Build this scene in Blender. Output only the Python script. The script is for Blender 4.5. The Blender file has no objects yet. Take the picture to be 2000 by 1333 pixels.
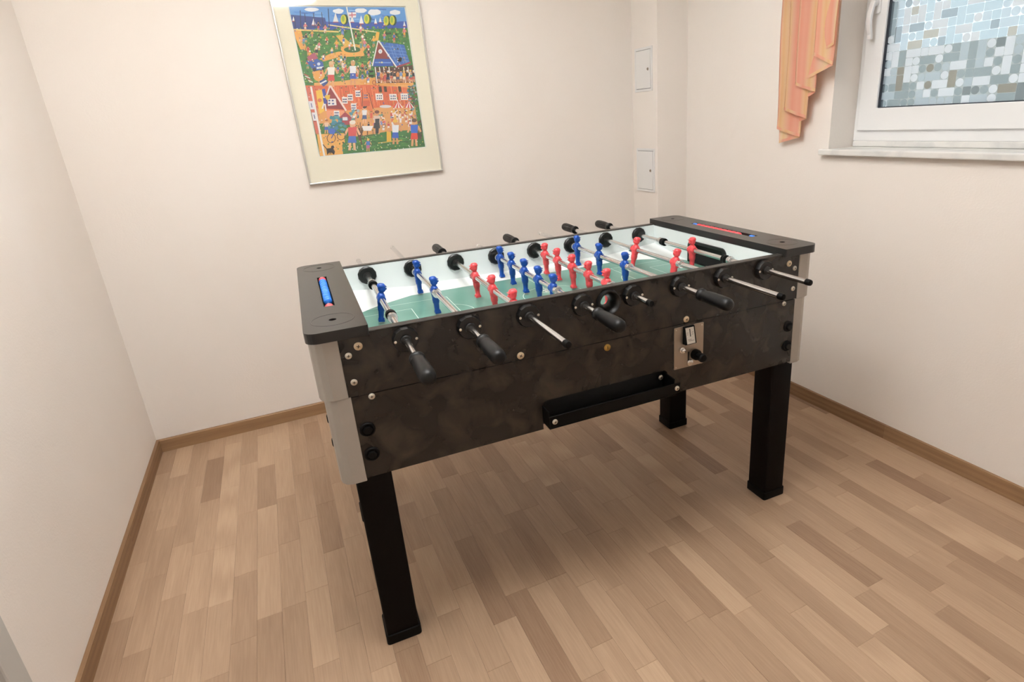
import bpy, bmesh, math, random
from mathutils import Vector, Matrix
random.seed(7)
PI = math.pi
scene = bpy.context.scene
COL = scene.collection

# ------------------------------------------------------------------ camera
cam_data = bpy.data.cameras.new('camera')
cam = bpy.data.objects.new('camera', cam_data)
COL.objects.link(cam)
scene.camera = cam
FPX, PPX, PPY = 1141.25, 1110.7, 637.75          # focal length and principal point in pixels of 2000x1333 (cropped photo)
cam_data.sensor_fit = 'HORIZONTAL'
cam_data.sensor_width = 36.0
cam_data.lens = 36.0 * FPX / 2000.0
cam_data.shift_x = -(PPX - 1000.0) / 2000.0
cam_data.shift_y = (PPY - 666.5) / 2000.0
cam_data.clip_start = 0.02
YAW, PITCH, ROLL = 0.44919, -0.33987, -0.05781
fw = Vector((math.sin(YAW) * math.cos(PITCH), math.cos(YAW) * math.cos(PITCH), math.sin(PITCH)))
rt = Vector((math.cos(YAW), -math.sin(YAW), 0))
up = rt.cross(fw)
r2 = math.cos(ROLL) * rt + math.sin(ROLL) * up
u2 = -math.sin(ROLL) * rt + math.cos(ROLL) * up
M = Matrix((r2, u2, -fw)).transposed().to_4x4()
M.translation = Vector((-0.7327, -1.2727, 1.3028))
cam.matrix_world = M

# ------------------------------------------------------------------ world, lights, exposure
world = bpy.data.worlds.new('overcast_sky')
scene.world = world
world.use_nodes = True
bg = world.node_tree.nodes['Background']
bg.inputs[0].default_value = (0.86, 0.94, 1.0, 1)
bg.inputs[1].default_value = 1.65
scene.view_settings.view_transform = 'Standard'
scene.view_settings.look = 'None'
scene.view_settings.gamma = 1.0
scene.view_settings.use_curve_mapping = False
scene.view_settings.exposure = 0.0
LAMP_POS = (-0.48, -0.04, 2.22)                   # pendant bowl added to light the room, out of view
LAMP_UP, LAMP_DOWN = 68.0, 12.0                   # watts thrown at the ceiling / downwards

# ------------------------------------------------------------------ room constants (metres)
XL, XR, YB, YF, ZC = -1.4025, 1.3189, 1.6216, -2.05, 2.50
TH = 0.03407                                    # the table stands 2 degrees off the room's axes

# ------------------------------------------------------------------ materials
def srgb(h):
    h = h.lstrip('#')
    c = [int(h[i:i + 2], 16) / 255 for i in (0, 2, 4)]
    return tuple((x / 12.92 if x <= .04045 else ((x + .055) / 1.055) ** 2.4) for x in c) + (1,)
def mat(name, col, rough=.5, metal=0, spec=.5, coat=0, bump=None, mottled=None, trans=0, alpha=1):
    m = bpy.data.materials.new(name); m.use_nodes = True
    nt = m.node_tree; b = nt.nodes['Principled BSDF']
    c = srgb(col) if isinstance(col, str) else col
    b.inputs['Base Color'].default_value = c
    b.inputs['Roughness'].default_value = rough
    b.inputs['Metallic'].default_value = metal
    b.inputs['Specular IOR Level'].default_value = spec
    b.inputs['Coat Weight'].default_value = coat
    b.inputs['Transmission Weight'].default_value = trans
    tc = nt.nodes.new('ShaderNodeTexCoord')
    if mottled:
        c2, scale, detail, lo, hi = mottled
        n = nt.nodes.new('ShaderNodeTexNoise'); n.inputs['Scale'].default_value = scale
        n.inputs['Detail'].default_value = detail; n.inputs['Distortion'].default_value = .6
        r = nt.nodes.new('ShaderNodeMapRange'); r.inputs[1].default_value = lo; r.inputs[2].default_value = hi
        mx = nt.nodes.new('ShaderNodeMix'); mx.data_type = 'RGBA'
        mx.inputs[6].default_value = c; mx.inputs[7].default_value = srgb(c2)
        nt.links.new(tc.outputs['Object'], n.inputs['Vector'])
        nt.links.new(n.outputs['Fac'], r.inputs[0]); nt.links.new(r.outputs[0], mx.inputs[0])
        nt.links.new(mx.outputs[2], b.inputs['Base Color'])
    if bump:
        sc, st, dist = bump
        n = nt.nodes.new('ShaderNodeTexNoise'); n.inputs['Scale'].default_value = sc; n.inputs['Detail'].default_value = 4
        bp = nt.nodes.new('ShaderNodeBump'); bp.inputs['Strength'].default_value = st; bp.inputs['Distance'].default_value = dist
        nt.links.new(tc.outputs['Object'], n.inputs['Vector'])
        nt.links.new(n.outputs['Fac'], bp.inputs['Height']); nt.links.new(bp.outputs[0], b.inputs['Normal'])
    return m
def wall_mat(name, c1, c2):
    m = mat(name, c1, rough=.85, spec=.2, mottled=(c2, 1.3, 3, .35, .7))
    nt = m.node_tree; b = nt.nodes['Principled BSDF']; tc = [n for n in nt.nodes if n.type == 'TEX_COORD'][0]
    n1 = nt.nodes.new('ShaderNodeTexNoise'); n1.inputs['Scale'].default_value = 150; n1.inputs['Detail'].default_value = 3
    n2 = nt.nodes.new('ShaderNodeTexNoise'); n2.inputs['Scale'].default_value = 14; n2.inputs['Detail'].default_value = 5
    a = nt.nodes.new('ShaderNodeMath'); a.operation = 'MULTIPLY_ADD'; a.inputs[1].default_value = 1.6
    bp = nt.nodes.new('ShaderNodeBump'); bp.inputs['Strength'].default_value = .22; bp.inputs['Distance'].default_value = .0022
    for n in (n1, n2): nt.links.new(tc.outputs['Object'], n.inputs['Vector'])
    nt.links.new(n2.outputs['Fac'], a.inputs[0]); nt.links.new(n1.outputs['Fac'], a.inputs[2])
    nt.links.new(a.outputs[0], bp.inputs['Height']); nt.links.new(bp.outputs[0], b.inputs['Normal'])
    return m
def wood_mat(name, light, dark, rough=.42, axis='Y'):
    m = bpy.data.materials.new(name); m.use_nodes = True
    nt = m.node_tree; b = nt.nodes['Principled BSDF']; L = nt.links
    b.inputs['Roughness'].default_value = rough; b.inputs['Specular IOR Level'].default_value = .35
    geo = nt.nodes.new('ShaderNodeNewGeometry')
    at = nt.nodes.new('ShaderNodeAttribute'); at.attribute_name = 'tone'
    off = nt.nodes.new('ShaderNodeCombineXYZ')
    mul = nt.nodes.new('ShaderNodeMath'); mul.operation = 'MULTIPLY'; mul.inputs[1].default_value = 37.0
    L.new(at.outputs['Fac'], mul.inputs[0])
    for i in range(3): L.new(mul.outputs[0], off.inputs[i])
    add = nt.nodes.new('ShaderNodeVectorMath'); add.operation = 'ADD'
    L.new(geo.outputs['Position'], add.inputs[0]); L.new(off.outputs[0], add.inputs[1])
    def mapped(sx, sy):
        mp = nt.nodes.new('ShaderNodeMapping')
        mp.inputs['Scale'].default_value = (sx, sy, sx) if axis == 'Y' else (sy, sx, sx)
        L.new(add.outputs[0], mp.inputs['Vector']); return mp
    g = nt.nodes.new('ShaderNodeTexNoise'); g.inputs['Scale'].default_value = 1; g.inputs['Detail'].default_value = 6
    L.new(mapped(230, 9).outputs[0], g.inputs['Vector'])
    w = nt.nodes.new('ShaderNodeTexWave'); w.wave_type = 'RINGS'; w.inputs['Scale'].default_value = .55
    w.inputs['Distortion'].default_value = 3.2; w.inputs['Detail'].default_value = 2; w.inputs['Detail Scale'].default_value = .9
    L.new(mapped(24, 2.6).outputs[0], w.inputs['Vector'])
    mx = nt.nodes.new('ShaderNodeMix'); mx.data_type = 'RGBA'
    mx.inputs[6].default_value = srgb(light); mx.inputs[7].default_value = srgb(dark)
    s1 = nt.nodes.new('ShaderNodeMath'); s1.operation = 'MULTIPLY_ADD'; s1.inputs[1].default_value = .60
    s2 = nt.nodes.new('ShaderNodeMath'); s2.operation = 'MULTIPLY_ADD'; s2.inputs[1].default_value = .25
    s3 = nt.nodes.new('ShaderNodeMath'); s3.operation = 'MULTIPLY_ADD'; s3.inputs[1].default_value = .55; s3.inputs[2].default_value = -.22
    L.new(at.outputs['Fac'], s1.inputs[0]); L.new(w.outputs['Fac'], s2.inputs[0]); L.new(g.outputs['Fac'], s3.inputs[0])
    L.new(s3.outputs[0], s2.inputs[2]); L.new(s2.outputs[0], s1.inputs[2])
    L.new(s1.outputs[0], mx.inputs[0]); L.new(mx.outputs[2], b.inputs['Base Color'])
    return m

MT = {}
MT['wall'] = wall_mat('wall_paint_cream', '#f3ece5', '#f1e8df')
MT['ceil'] = mat('ceiling_paint_white', '#f6f4f0', rough=.9, spec=.2)
MT['floor'] = wood_mat('laminate_floor', '#c0a387', '#886a53')
MT['base'] = wood_mat('skirting_wood', '#a58461', '#78583e', rough=.5, axis='X')
MT['basey'] = wood_mat('skirting_wood_side', '#a58461', '#78583e', rough=.5, axis='Y')
MT['pvc'] = mat('window_pvc_white', '#f0f0f0', rough=.3)
MT['gasket'] = mat('window_gasket', '#2a2c36', rough=.6)
MT['sill'] = mat('sill_marble', '#e6e4e0', rough=.25, mottled=('#cfcfce', 9, 5, .45, .7))
MT['hatch'] = mat('hatch_enamel', '#ecebe9', rough=.35)
MT['grey_line'] = mat('hatch_gap', '#9c9aa0', rough=.6)
MT['slate'] = mat('slate_laminate', '#1c1917', rough=.27, spec=.45, mottled=('#40382f', 15, 12, .42, .82))
MT['black'] = mat('black_plastic', '#070707', rough=.38, bump=(400, .08, .0005))
MT['cap'] = mat('cap_black_plastic', '#171514', rough=.3, bump=(500, .06, .0003))
MT['rubber'] = mat('black_rubber', '#040404', rough=.5, spec=.15)
MT['grip'] = mat('grip_black', '#0a0b0c', rough=.42, spec=.3)
MT['rim'] = mat('rim_black', '#26221f', rough=.38)
MT['legm'] = mat('leg_black_lacquer', '#050303', rough=.5, spec=.12)
MT['post'] = mat('post_silver_paint', '#a9a299', rough=.45, metal=.15, bump=(600, .05, .0003))
MT['chrome'] = mat('chrome', '#dcdcdc', rough=.2, metal=1)
MT['steel'] = mat('brushed_steel', '#a99c8e', rough=.38, metal=.85)
MT['zinc'] = mat('zinc_screw', '#d2ccc0', rough=.3, metal=.8)
MT['brass'] = mat('brass_lock', '#a98a4a', rough=.35, metal=.9)
MT['white'] = mat('lining_white', '#e4ebea', rough=.35)
MT['strip'] = mat('field_strip_white', '#eef1ef', rough=.4)
MT['field'] = mat('field_green', '#5a8a7b', rough=.32, mottled=('#6d998a', 5, 3, .4, .7))
MT['line'] = mat('field_line_white', '#dfe9e2', rough=.4)
MT['blue'] = mat('player_blue', '#0a47a0', rough=.32)
MT['red'] = mat('player_red', '#e04a50', rough=.32)
MT['beadblue'] = mat('bead_blue', '#2f7fe6', rough=.35)
MT['beadred'] = mat('bead_red', '#f0525a', rough=.35)
MT['dark'] = mat('dark_void', '#030303', rough=.7)
MT['label'] = mat('coin_label', '#c9bfb3', rough=.4)
MT['silver'] = mat('picture_frame_silver', '#cfcdc8', rough=.3, metal=.6)
MT['mount'] = mat('picture_mount', '#f3edd9', rough=.8, spec=.2)
MT['paper'] = mat('print_paper', '#eef0ea', rough=.8, spec=.2)
MT['door'] = mat('door_white', '#d8d8d5', rough=.5)
MT['casing'] = mat('door_casing_grey', '#c3c1bc', rough=.5)
MT['lampw'] = mat('lamp_white', '#f2f2f0', rough=.4)

# ------------------------------------------------------------------ mesh helpers
class MB:
    def __init__(self): self.v = []; self.f = []; self.m = []; self.c = []
    def add(self, vs, fs, mi=0, col=None):
        o = len(self.v); self.v += [tuple(q) for q in vs]
        for f in fs:
            self.f.append([i + o for i in f]); self.m.append(mi); self.c.append(col)
        return self
    def box(self, x0, x1, y0, y1, z0, z1, mi=0):
        vs = [(x0, y0, z0), (x1, y0, z0), (x1, y1, z0), (x0, y1, z0), (x0, y0, z1), (x1, y0, z1), (x1, y1, z1), (x0, y1, z1)]
        return self.add(vs, [(0, 3, 2, 1), (4, 5, 6, 7), (0, 1, 5, 4), (1, 2, 6, 5), (2, 3, 7, 6), (3, 0, 4, 7)], mi)
    def prism(self, pts, a, b, axis='z', mi=0):
        def P(q, h): return (q[0], q[1], h) if axis == 'z' else ((q[0], h, q[1]) if axis == 'y' else (h, q[0], q[1]))
        n = len(pts)
        vs = [P(q, a) for q in pts] + [P(q, b) for q in pts]
        return self.add(vs, [list(range(n))[::-1], list(range(n, 2 * n))] + [(i, (i + 1) % n, n + (i + 1) % n, n + i) for i in range(n)], mi)
    def lathe(self, prof, axis='y', org=(0, 0, 0), n=20, mi=0, rad=None, phase=0):
        """prof: list of (h, r) along the axis; rad(theta, h, r) may modulate the radius"""
        vs = []
        for h, r in prof:
            for k in range(n):
                t = 2 * PI * k / n + phase; rr = rad(t, h, r) if rad else r
                a, b = rr * math.cos(t), rr * math.sin(t)
                q = (a, h, b) if axis == 'y' else ((a, b, h) if axis == 'z' else (h, a, b))
                vs.append(tuple(org[i] + q[i] for i in range(3)))
        fs = []
        for i in range(len(prof) - 1):
            for k in range(n):
                k2 = (k + 1) % n
                fs.append((i * n + k, i * n + k2, (i + 1) * n + k2, (i + 1) * n + k))
        fs.append(list(range(n))[::-1]); fs.append([(len(prof) - 1) * n + k for k in range(n)])
        return self.add(vs, fs, mi)
    def mesh(self, name, mats):
        me = bpy.data.meshes.new(name); me.from_pydata(self.v, [], self.f)
        for m in mats: me.materials.append(m)
        me.polygons.foreach_set('material_index', self.m)
        bm = bmesh.new(); bm.from_mesh(me); bmesh.ops.recalc_face_normals(bm, faces=bm.faces); bm.to_mesh(me); bm.free()
        if any(c is not None for c in self.c):
            at = me.color_attributes.new('paint', 'FLOAT_COLOR', 'CORNER'); k = 0
            for p, c in zip(me.polygons, self.c):
                for _ in p.loop_indices: at.data[k].color = c; k += 1
        return me
def link(name, me, parent=None, loc=(0, 0, 0), rot=(0, 0, 0), smooth=False, bevel=0, seg=2):
    o = bpy.data.objects.new(name, me); COL.objects.link(o)
    o.location = loc; o.rotation_euler = rot
    if parent: o.parent = parent
    if smooth:
        me.polygons.foreach_set('use_smooth', [True] * len(me.polygons))
        if smooth != 'all': me.set_sharp_from_angle(angle=math.radians(38 if smooth is True else smooth))
    if bevel:
        b = o.modifiers.new('bevel', 'BEVEL'); b.width = bevel; b.segments = seg; b.limit_method = 'ANGLE'; b.angle_limit = .6
    return o
def build(mb, name, mats, parent=None, **kw):
    if not isinstance(mats, (list, tuple)): mats = [mats]
    return link(name, mb.mesh(name, mats), parent, **kw)
def plate(outer, holes, a, b, axis, mats, name):
    """flat slab with holes: outer/holes are loops of 2D points; extruded from a to b along axis"""
    bm = bmesh.new()
    def P(q, h): return (q[0], q[1], h) if axis == 'z' else ((q[0], h, q[1]) if axis == 'y' else (h, q[0], q[1]))
    def cap(h):
        loops = []; edges = []
        for lp in [outer] + holes:
            vs = [bm.verts.new(P(q, h)) for q in lp]; loops.append(vs)
            edges += [bm.edges.new((vs[i], vs[(i + 1) % len(vs)])) for i in range(len(vs))]
        bmesh.ops.triangle_fill(bm, use_beauty=True, use_dissolve=False, edges=edges)
        return loops
    A = cap(a); B = cap(b)
    for la, lb in zip(A, B):
        n = len(la)
        for i in range(n): bm.faces.new((la[i], la[(i + 1) % n], lb[(i + 1) % n], lb[i]))
    bmesh.ops.recalc_face_normals(bm, faces=bm.faces)
    me = bpy.data.meshes.new(name); bm.to_mesh(me); bm.free()
    me.materials.append(mats); return me
def rect(x0, x1, y0, y1): return [(x0, y0), (x1, y0), (x1, y1), (x0, y1)]
def circ(cx, cy, r, n=24): return [(cx + r * math.cos(2 * PI * k / n), cy + r * math.sin(2 * PI * k / n)) for k in range(n)]
def rrect(x0, x1, y0, y1, r, n=6):
    rs = r if isinstance(r, (list, tuple)) else [r] * 4
    pts = []
    for (cx, cy, a0), q in zip(((x0, y0, PI), (x1, y0, 1.5 * PI), (x1, y1, 0), (x0, y1, .5 * PI)), rs):
        sx = 1 if cx == x0 else -1; sy = 1 if cy == y0 else -1
        if q <= 0: pts.append((cx, cy)); continue
        for k in range(n + 1):
            t = a0 + .5 * PI * k / n
            pts.append((cx + sx * q + q * math.cos(t), cy + sy * q + q * math.sin(t)))
    return pts
def tag(o, label=None, cat=None, group=None, kind=None):
    if label: o['label'] = label
    if cat: o['category'] = cat
    if group: o['group'] = group
    if kind: o['kind'] = kind
    return o
def empty(name, loc=(0, 0, 0), rz=0):
    o = bpy.data.objects.new(name, None); COL.objects.link(o); o.location = loc; o.rotation_euler = (0, 0, rz); o.empty_display_size = .1
    return o
def S(o, label=None): o['kind'] = 'structure'; (label and o.__setitem__('label', label)); return o
def tone(me, t):
    a = me.attributes.new('tone', 'FLOAT', 'POINT'); a.data.foreach_set('value', [t] * len(me.vertices) if not isinstance(t, list) else t)

# ------------------------------------------------------------------ the room
WO = dict(y0=-.64, y1=.4640, z0=1.11, z1=2.12)                   # window opening
T = .12
S(build(MB().box(XL - T, XR + T, YB, YB + T, -.05, ZC), 'wall_back', MT['wall']), 'cream painted back wall with the framed print')
S(build(MB().box(XL - T, XR + T, YF - T, YF, -.05, ZC), 'wall_front', MT['wall']), 'cream painted wall behind the viewer')
S(link('wall_right', plate(rect(YF, YB, -.05, ZC), [rect(WO['y0'], WO['y1'], WO['z0'], WO['z1'])], XR, XR + .26, 'x', MT['wall'], 'wall_right')), 'cream painted wall with the window')
DR = dict(y0=-.84, y1=.03, z1=2.02)                              # door opening in the left wall
S(link('wall_left', plate([(YF, -.05), (DR['y0'], -.05), (DR['y0'], DR['z1']), (DR['y1'], DR['z1']), (DR['y1'], -.05), (YB, -.05), (YB, ZC), (YF, ZC)], [], XL - T, XL, 'x', MT['wall'], 'wall_left')), 'cream painted left wall')
S(build(MB().box(XL - T, XR + .26, YF - T, YB + T, ZC, ZC + .08), 'ceiling', MT['ceil']), 'white ceiling')
XC, YC = 1.1286, YB - .2335
S(build(MB().box(XC, XR, YC, YB, 0, ZC), 'wall_pipe_chase', MT['wall']), 'boxed-in corner shaft painted cream')

floor = S(build(MB().box(XL - T, XR + .26, YF - T, YB + T, -.05, -.002), 'floor', mat('underlay', '#7a5a42', rough=.8)), 'oak-look strip floor')
PW = .0655
x = -1.4012 - .0; strips = []
k = 0
rest = MB(); rest_t = []
nst = 0
while x < XR:
    x1 = min(x + PW, XR); y = YB + random.uniform(0, .35)
    while y > YF:
        ln = random.choice((.30, .34, .38, .28, .40)) + random.uniform(-.02, .02)
        a, b = max(y - ln, YF), min(y, YB); y -= ln
        if b - a < .01: continue
        t = min(1, max(0, random.gauss(.42, .25)))
        g = .0005
        vs = [(x, a, -.0007), (x1, a, -.0007), (x1, b, -.0007), (x, b, -.0007), (x + g, a + g, 0), (x1 - g, a + g, 0), (x1 - g, b - g, 0), (x + g, b - g, 0)]
        fs = [(4, 5, 6, 7), (0, 1, 5, 4), (1, 2, 6, 5), (2, 3, 7, 6), (3, 0, 4, 7)]
        # pieces in front of the viewer's near floor edge are the ones that show
        edge = .31 - .563 * (.5 * (x + x1) + 1.387) if x < .62 else -.82 + .516 * (x - .618)
        if b > edge and nst < 300:
            cx, cy = .5 * (x + x1), .5 * (a + b)
            o = build(MB().add([(q[0] - cx, q[1] - cy, q[2]) for q in vs], fs), 'plank', MT['floor'], floor, loc=(cx, cy, 0)); tone(o.data, t); nst += 1
        else:
            rest.add(vs, fs); rest_t += [t] * 8
    x = x1
o = build(rest, 'plank_field', MT['floor'], floor); o['kind'] = 'stuff'; tone(o.data, rest_t)

def skirting(name, boards, axis, label):
    e = S(empty(name), label)
    for (x0, x1, y0, y1, t) in boards:
        d = MB()
        h, c = .0597, .004
        if axis == 'x': d.prism([(y0, 0), (y1, 0), (y1, h), (y0 + c, h), (y0, h - c)], x0, x1, 'x')
        else:
            pts = [(x0, 0), (x1, 0), (x1, h), (x0, h)]
            d.prism(pts, y0, y1, 'y')
        o = build(d, 'board', MT['base'] if axis == 'x' else MT['basey'], e); tone(o.data, t)
BT = .012
skirting('baseboard_back', [(XL + BT, -.30, YB - BT, YB, .35), (-.30, .62, YB - BT, YB, .75), (.62, XC, YB - BT, YB, .3)], 'x', 'wooden skirting along the back wall')
skirting('baseboard_left', [(XL, XL + BT, .9, YB, .85), (XL, XL + BT, .1, .9, .7)], 'y', 'wooden skirting along the left wall')
skirting('baseboard_right', [(XR - BT, XR, .055, YC, .8), (XR - BT, XR, -.46, .055, .45), (XR - BT, XR, YF, -.46, .8)], 'y', 'wooden skirting under the window')
skirting('baseboard_chase', [(XC - BT, XR, YC - BT, YC, .5)], 'x', 'wooden skirting round the corner shaft')
skirting('baseboard_front', [(XL, XR, YF, YF + BT, .5)], 'x', 'wooden skirting behind the viewer')

# door in the left wall (only the casing's edge shows at the photo's lower left)
d1 = S(empty('door_1', (XL, DR['y1'], 0)), 'white door with grey casing')
def part(mb, name, m, parent, loc=None, **kw):
    """mesh given in world coordinates, re-based to its parent's origin"""
    o = build(mb, name, m, parent, **kw); o.location = Vector(o.location) - Vector(parent.location if not parent.parent else (0, 0, 0)); return o
part(MB().box(XL, XL + .014, DR['y1'] - .006, .0925, 0, DR['z1'] + .06), 'casing', MT['casing'], d1, bevel=.004)
part(MB().box(XL, XL + .014, DR['y0'] - .0625, DR['y0'] + .006, 0, DR['z1'] + .06), 'casing', MT['casing'], d1, bevel=.004)
part(MB().box(XL, XL + .014, DR['y0'] + .006, DR['y1'] - .006, DR['z1'] - .006, DR['z1'] + .06), 'casing', MT['casing'], d1, bevel=.004)
part(MB().box(XL - .055, XL - .012, DR['y0'], DR['y1'], .004, DR['z1']), 'door_leaf', MT['door'], d1, bevel=.003)

# ------------------------------------------------------------------ window
XW = XR + .14
w1 = S(empty('window_1', (XW, -.08, WO['z0'])), 'white tilt window with patterned privacy film')
fy0, fy1, fz0, fz1 = WO['y0'], WO['y1'], 1.1555, WO['z1']
def ring_mesh(o, i, a, b, name, m): return plate(rect(*o), [rect(*i)], a, b, 'x', m, name)
def wpart(me, name, **kw):
    o = link(name, me, w1, **kw); o.location -= w1.location; return o
wpart(ring_mesh((fy0, fy1, fz0, fz1), (fy0 + .03, fy1 - .032, fz0 + .05, fz1 - .03), XW, XW + .06, 'frame', MT['pvc']), 'frame', bevel=.002)
so = (fy0 + .023, fy1 - .023, fz0 + .0405, fz1 - .023); gi = (so[0] + .077, so[1] - .077, so[2] + .083, so[3] - .08)
wpart(ring_mesh(so, gi, XW - .013, XW + .055, 'sash', MT['pvc']), 'sash', bevel=.003)
wpart(ring_mesh(gi, (gi[0] + .0035, gi[1] - .0035, gi[2] + .0035, gi[3] - .0035), XW - .004, XW + .02, 'gasket', MT['gasket']), 'gasket')
# patterned glass: clear pane plus a film of small lens-like squares, bars and discs
def glass_mat(name, white, clear, tint=(1, 1, 1, 1), rough=.5):
    m = bpy.data.materials.new(name); m.use_nodes = True; nt = m.node_tree; nt.nodes.clear(); L = nt.links
    out = nt.nodes.new('ShaderNodeOutputMaterial')
    tr = nt.nodes.new('ShaderNodeBsdfTransparent'); tr.inputs[0].default_value = tint
    tl = nt.nodes.new('ShaderNodeBsdfTranslucent'); tl.inputs[0].default_value = white
    df = nt.nodes.new('ShaderNodeBsdfDiffuse'); df.inputs[0].default_value = white
    gl = nt.nodes.new('ShaderNodeBsdfGlossy'); gl.inputs['Roughness'].default_value = .15
    m1 = nt.nodes.new('ShaderNodeMixShader'); m1.inputs[0].default_value = .15
    m2 = nt.nodes.new('ShaderNodeMixShader'); m2.inputs[0].default_value = 1 - clear
    m3 = nt.nodes.new('ShaderNodeMixShader'); m3.inputs[0].default_value = .05
    L.new(tl.outputs[0], m1.inputs[1]); L.new(df.outputs[0], m1.inputs[2])
    L.new(tr.outputs[0], m2.inputs[1]); L.new(m1.outputs[0], m2.inputs[2])
    L.new(m2.outputs[0], m3.inputs[1]); L.new(gl.outputs[0], m3.inputs[2]); L.new(m3.outputs[0], out.inputs[0])
    return m
G0 = glass_mat('film_base', (.75, .8, .82, 1), .92, (.90, .93, .94, 1))
GT = [glass_mat('film_frosted', (.985, .99, 1, 1), .03), glass_mat('film_pale', (.92, .95, .97, 1), .60, (.86, .90, .92, 1)),
      glass_mat('film_clear', (.75, .8, .82, 1), .85, (.83, .87, .88, 1)), glass_mat('film_smoky', (.65, .68, .68, 1), .86, (.70, .73, .74, 1)),
      glass_mat('film_amber', (.78, .74, .68, 1), .85, (.80, .76, .70, 1))]
pane = wpart(MB().box(XW + .008, XW + .014, gi[0] + .001, gi[1] - .001, gi[2] + .001, gi[3] - .001).mesh('glass_pane', [G0]), 'glass_pane')
PT = .0283
ncol = int((gi[1] - gi[0]) / PT) + 1; nrow = int((gi[3] - gi[2]) / PT) + 1
used = [[False] * nrow for _ in range(ncol)]
film_rest = MB(); shp = {}
rw = random.Random(21)
def tile_mesh(kind, gm):
    key = (kind, gm)
    if key not in shp:
        d = MB(); e = PT / 2 - .0007; h = PT / 2
        if kind == 'c': pts = circ(0, 0, e, 18)
        elif kind == 's': pts = rrect(-e, e, -e, e, .003, 2)
        elif kind == 'h': pts = rrect(-e - h, e + h, -e, e, .003, 2)
        elif kind == 'v': pts = rrect(-e, e, -e - h, e + h, .003, 2)
        d.prism(pts, 0, .0009, 'x'); shp[key] = d.mesh('film_tile', [GT[gm]])
    return shp[key]
for i in range(ncol):
    for j in range(nrow):
        if used[i][j]: continue
        r = rw.random(); kind = 'c' if r < .34 else ('s' if r < .62 else ('h' if r < .82 else 'v'))
        if kind == 'h' and (i + 1 >= ncol or used[i + 1][j]): kind = 's'
        if kind == 'v' and (j + 1 >= nrow or used[i][j + 1]): kind = 'c'
        used[i][j] = True
        cy, cz = gi[1] - (i + .5) * PT, gi[2] + (j + .5) * PT
        if kind == 'h': used[i + 1][j] = True; cy -= PT / 2
        if kind == 'v': used[i][j + 1] = True; cz += PT / 2
        hz = min(1, max(0, (cz - gi[2]) / .36))
        q = rw.random(); gm = 0 if q < .34 else (1 if q < .52 else (2 if q < .80 else (3 if q < .93 else 4)))
        ey = PT / 2 * (2 if kind == 'h' else 1); ez = PT / 2 * (2 if kind == 'v' else 1)
        if cy - ey < gi[0] + .0035 or cz + ez > gi[3] - .0035 or cy + ey > gi[1] + .001: continue
        loc = Vector((XW + .0068, cy, cz))
        if cy > -.19 and cz < 1.73:
            o = link('film_tile', tile_mesh(kind, gm), pane); o.location = loc - Vector(w1.location) - Vector(pane.location); o.location = loc
        else:
            e = PT / 2 - .0012
            film_rest.prism(circ(cy, cz, PT / 2 - .0007, 14) if kind == 'c' else rrect(cy - ey + .0007, cy + ey - .0007, cz - ez + .0007, cz + ez - .0007, .003, 2), XW + .0068, XW + .0077, 'x', gm)
o = build(film_rest, 'film_field', GT, pane); o['kind'] = 'stuff'
# handle
hn = wpart(MB().prism(rrect(fy1 - .075, fy1 - .045, 1.615, 1.685, .008, 4), XW - .021, XW - .012, 'x').mesh('handle', [MT['pvc']]), 'handle', bevel=.002)
hl = MB(); yh = fy1 - .06
n = 9
rings = []
for i in range(n):
    t = i / (n - 1); z = 1.655 - .128 * t; xo = XW - .04 - .014 * math.sin(PI * min(1, t * 1.1)); wd = .0105 - .002 * t; th = .0065
    rings.append([(xo - th, yh - wd, z), (xo + th, yh - wd, z), (xo + th, yh + wd, z), (xo - th, yh + wd, z)])
hl.add([q for r in rings for q in r], [(0, 1, 2, 3), tuple(4 * (n - 1) + q for q in (3, 2, 1, 0))] + [(4 * i + a, 4 * i + (a + 1) % 4, 4 * i + 4 + (a + 1) % 4, 4 * i + 4 + a) for i in range(n - 1) for a in range(4)])
hl.lathe([(XW - .045, .011), (XW - .02, .011)], 'x', (0, yh, 1.652), 14)
o = build(hl, 'lever', MT['pvc'], hn, bevel=.003)
# sill
sl = plate(rrect(XR - .032, XW + .03, WO['y0'] - .025, WO['y1'] + .024, [.006, 0, 0, .006], 3), [], 1.1105, 1.1330, 'z', MT['sill'], 'window_sill')
# cut back where it passes the reveal: body inside the opening only as wide as the opening
sm = MB().box(XR - .032, XR, WO['y0'] - .025, WO['y1'] + .024, 1.1105, 1.1330).box(XR, XW + .05, WO['y0'] + .001, WO['y1'] - .001, 1.1105, 1.1330)
sm.box(XW - .004, XW + .04, WO['y0'] + .002, WO['y1'] - .002, 1.1330, 1.1555)
wpart(sm.mesh('window_sill', [MT['sill']]), 'window_sill', bevel=.004)
# outside, seen only through the film
S(build(MB().box(XR + .26, XR + 14, -12, 12, -.3, .25), 'ground_outside', mat('garden_gravel', '#a8a49a', rough=.9)), 'garden ground outside the window')
S(build(MB().box(XR + 4.2, XR + 4.5, -9, 9, .25, 1.80), 'wall_garden', mat('garden_wall_render', '#b9b7b0', rough=.9, mottled=('#cac8c2', 1.5, 5, .4, .7))), 'grey-brown garden wall beyond the window')

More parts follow.
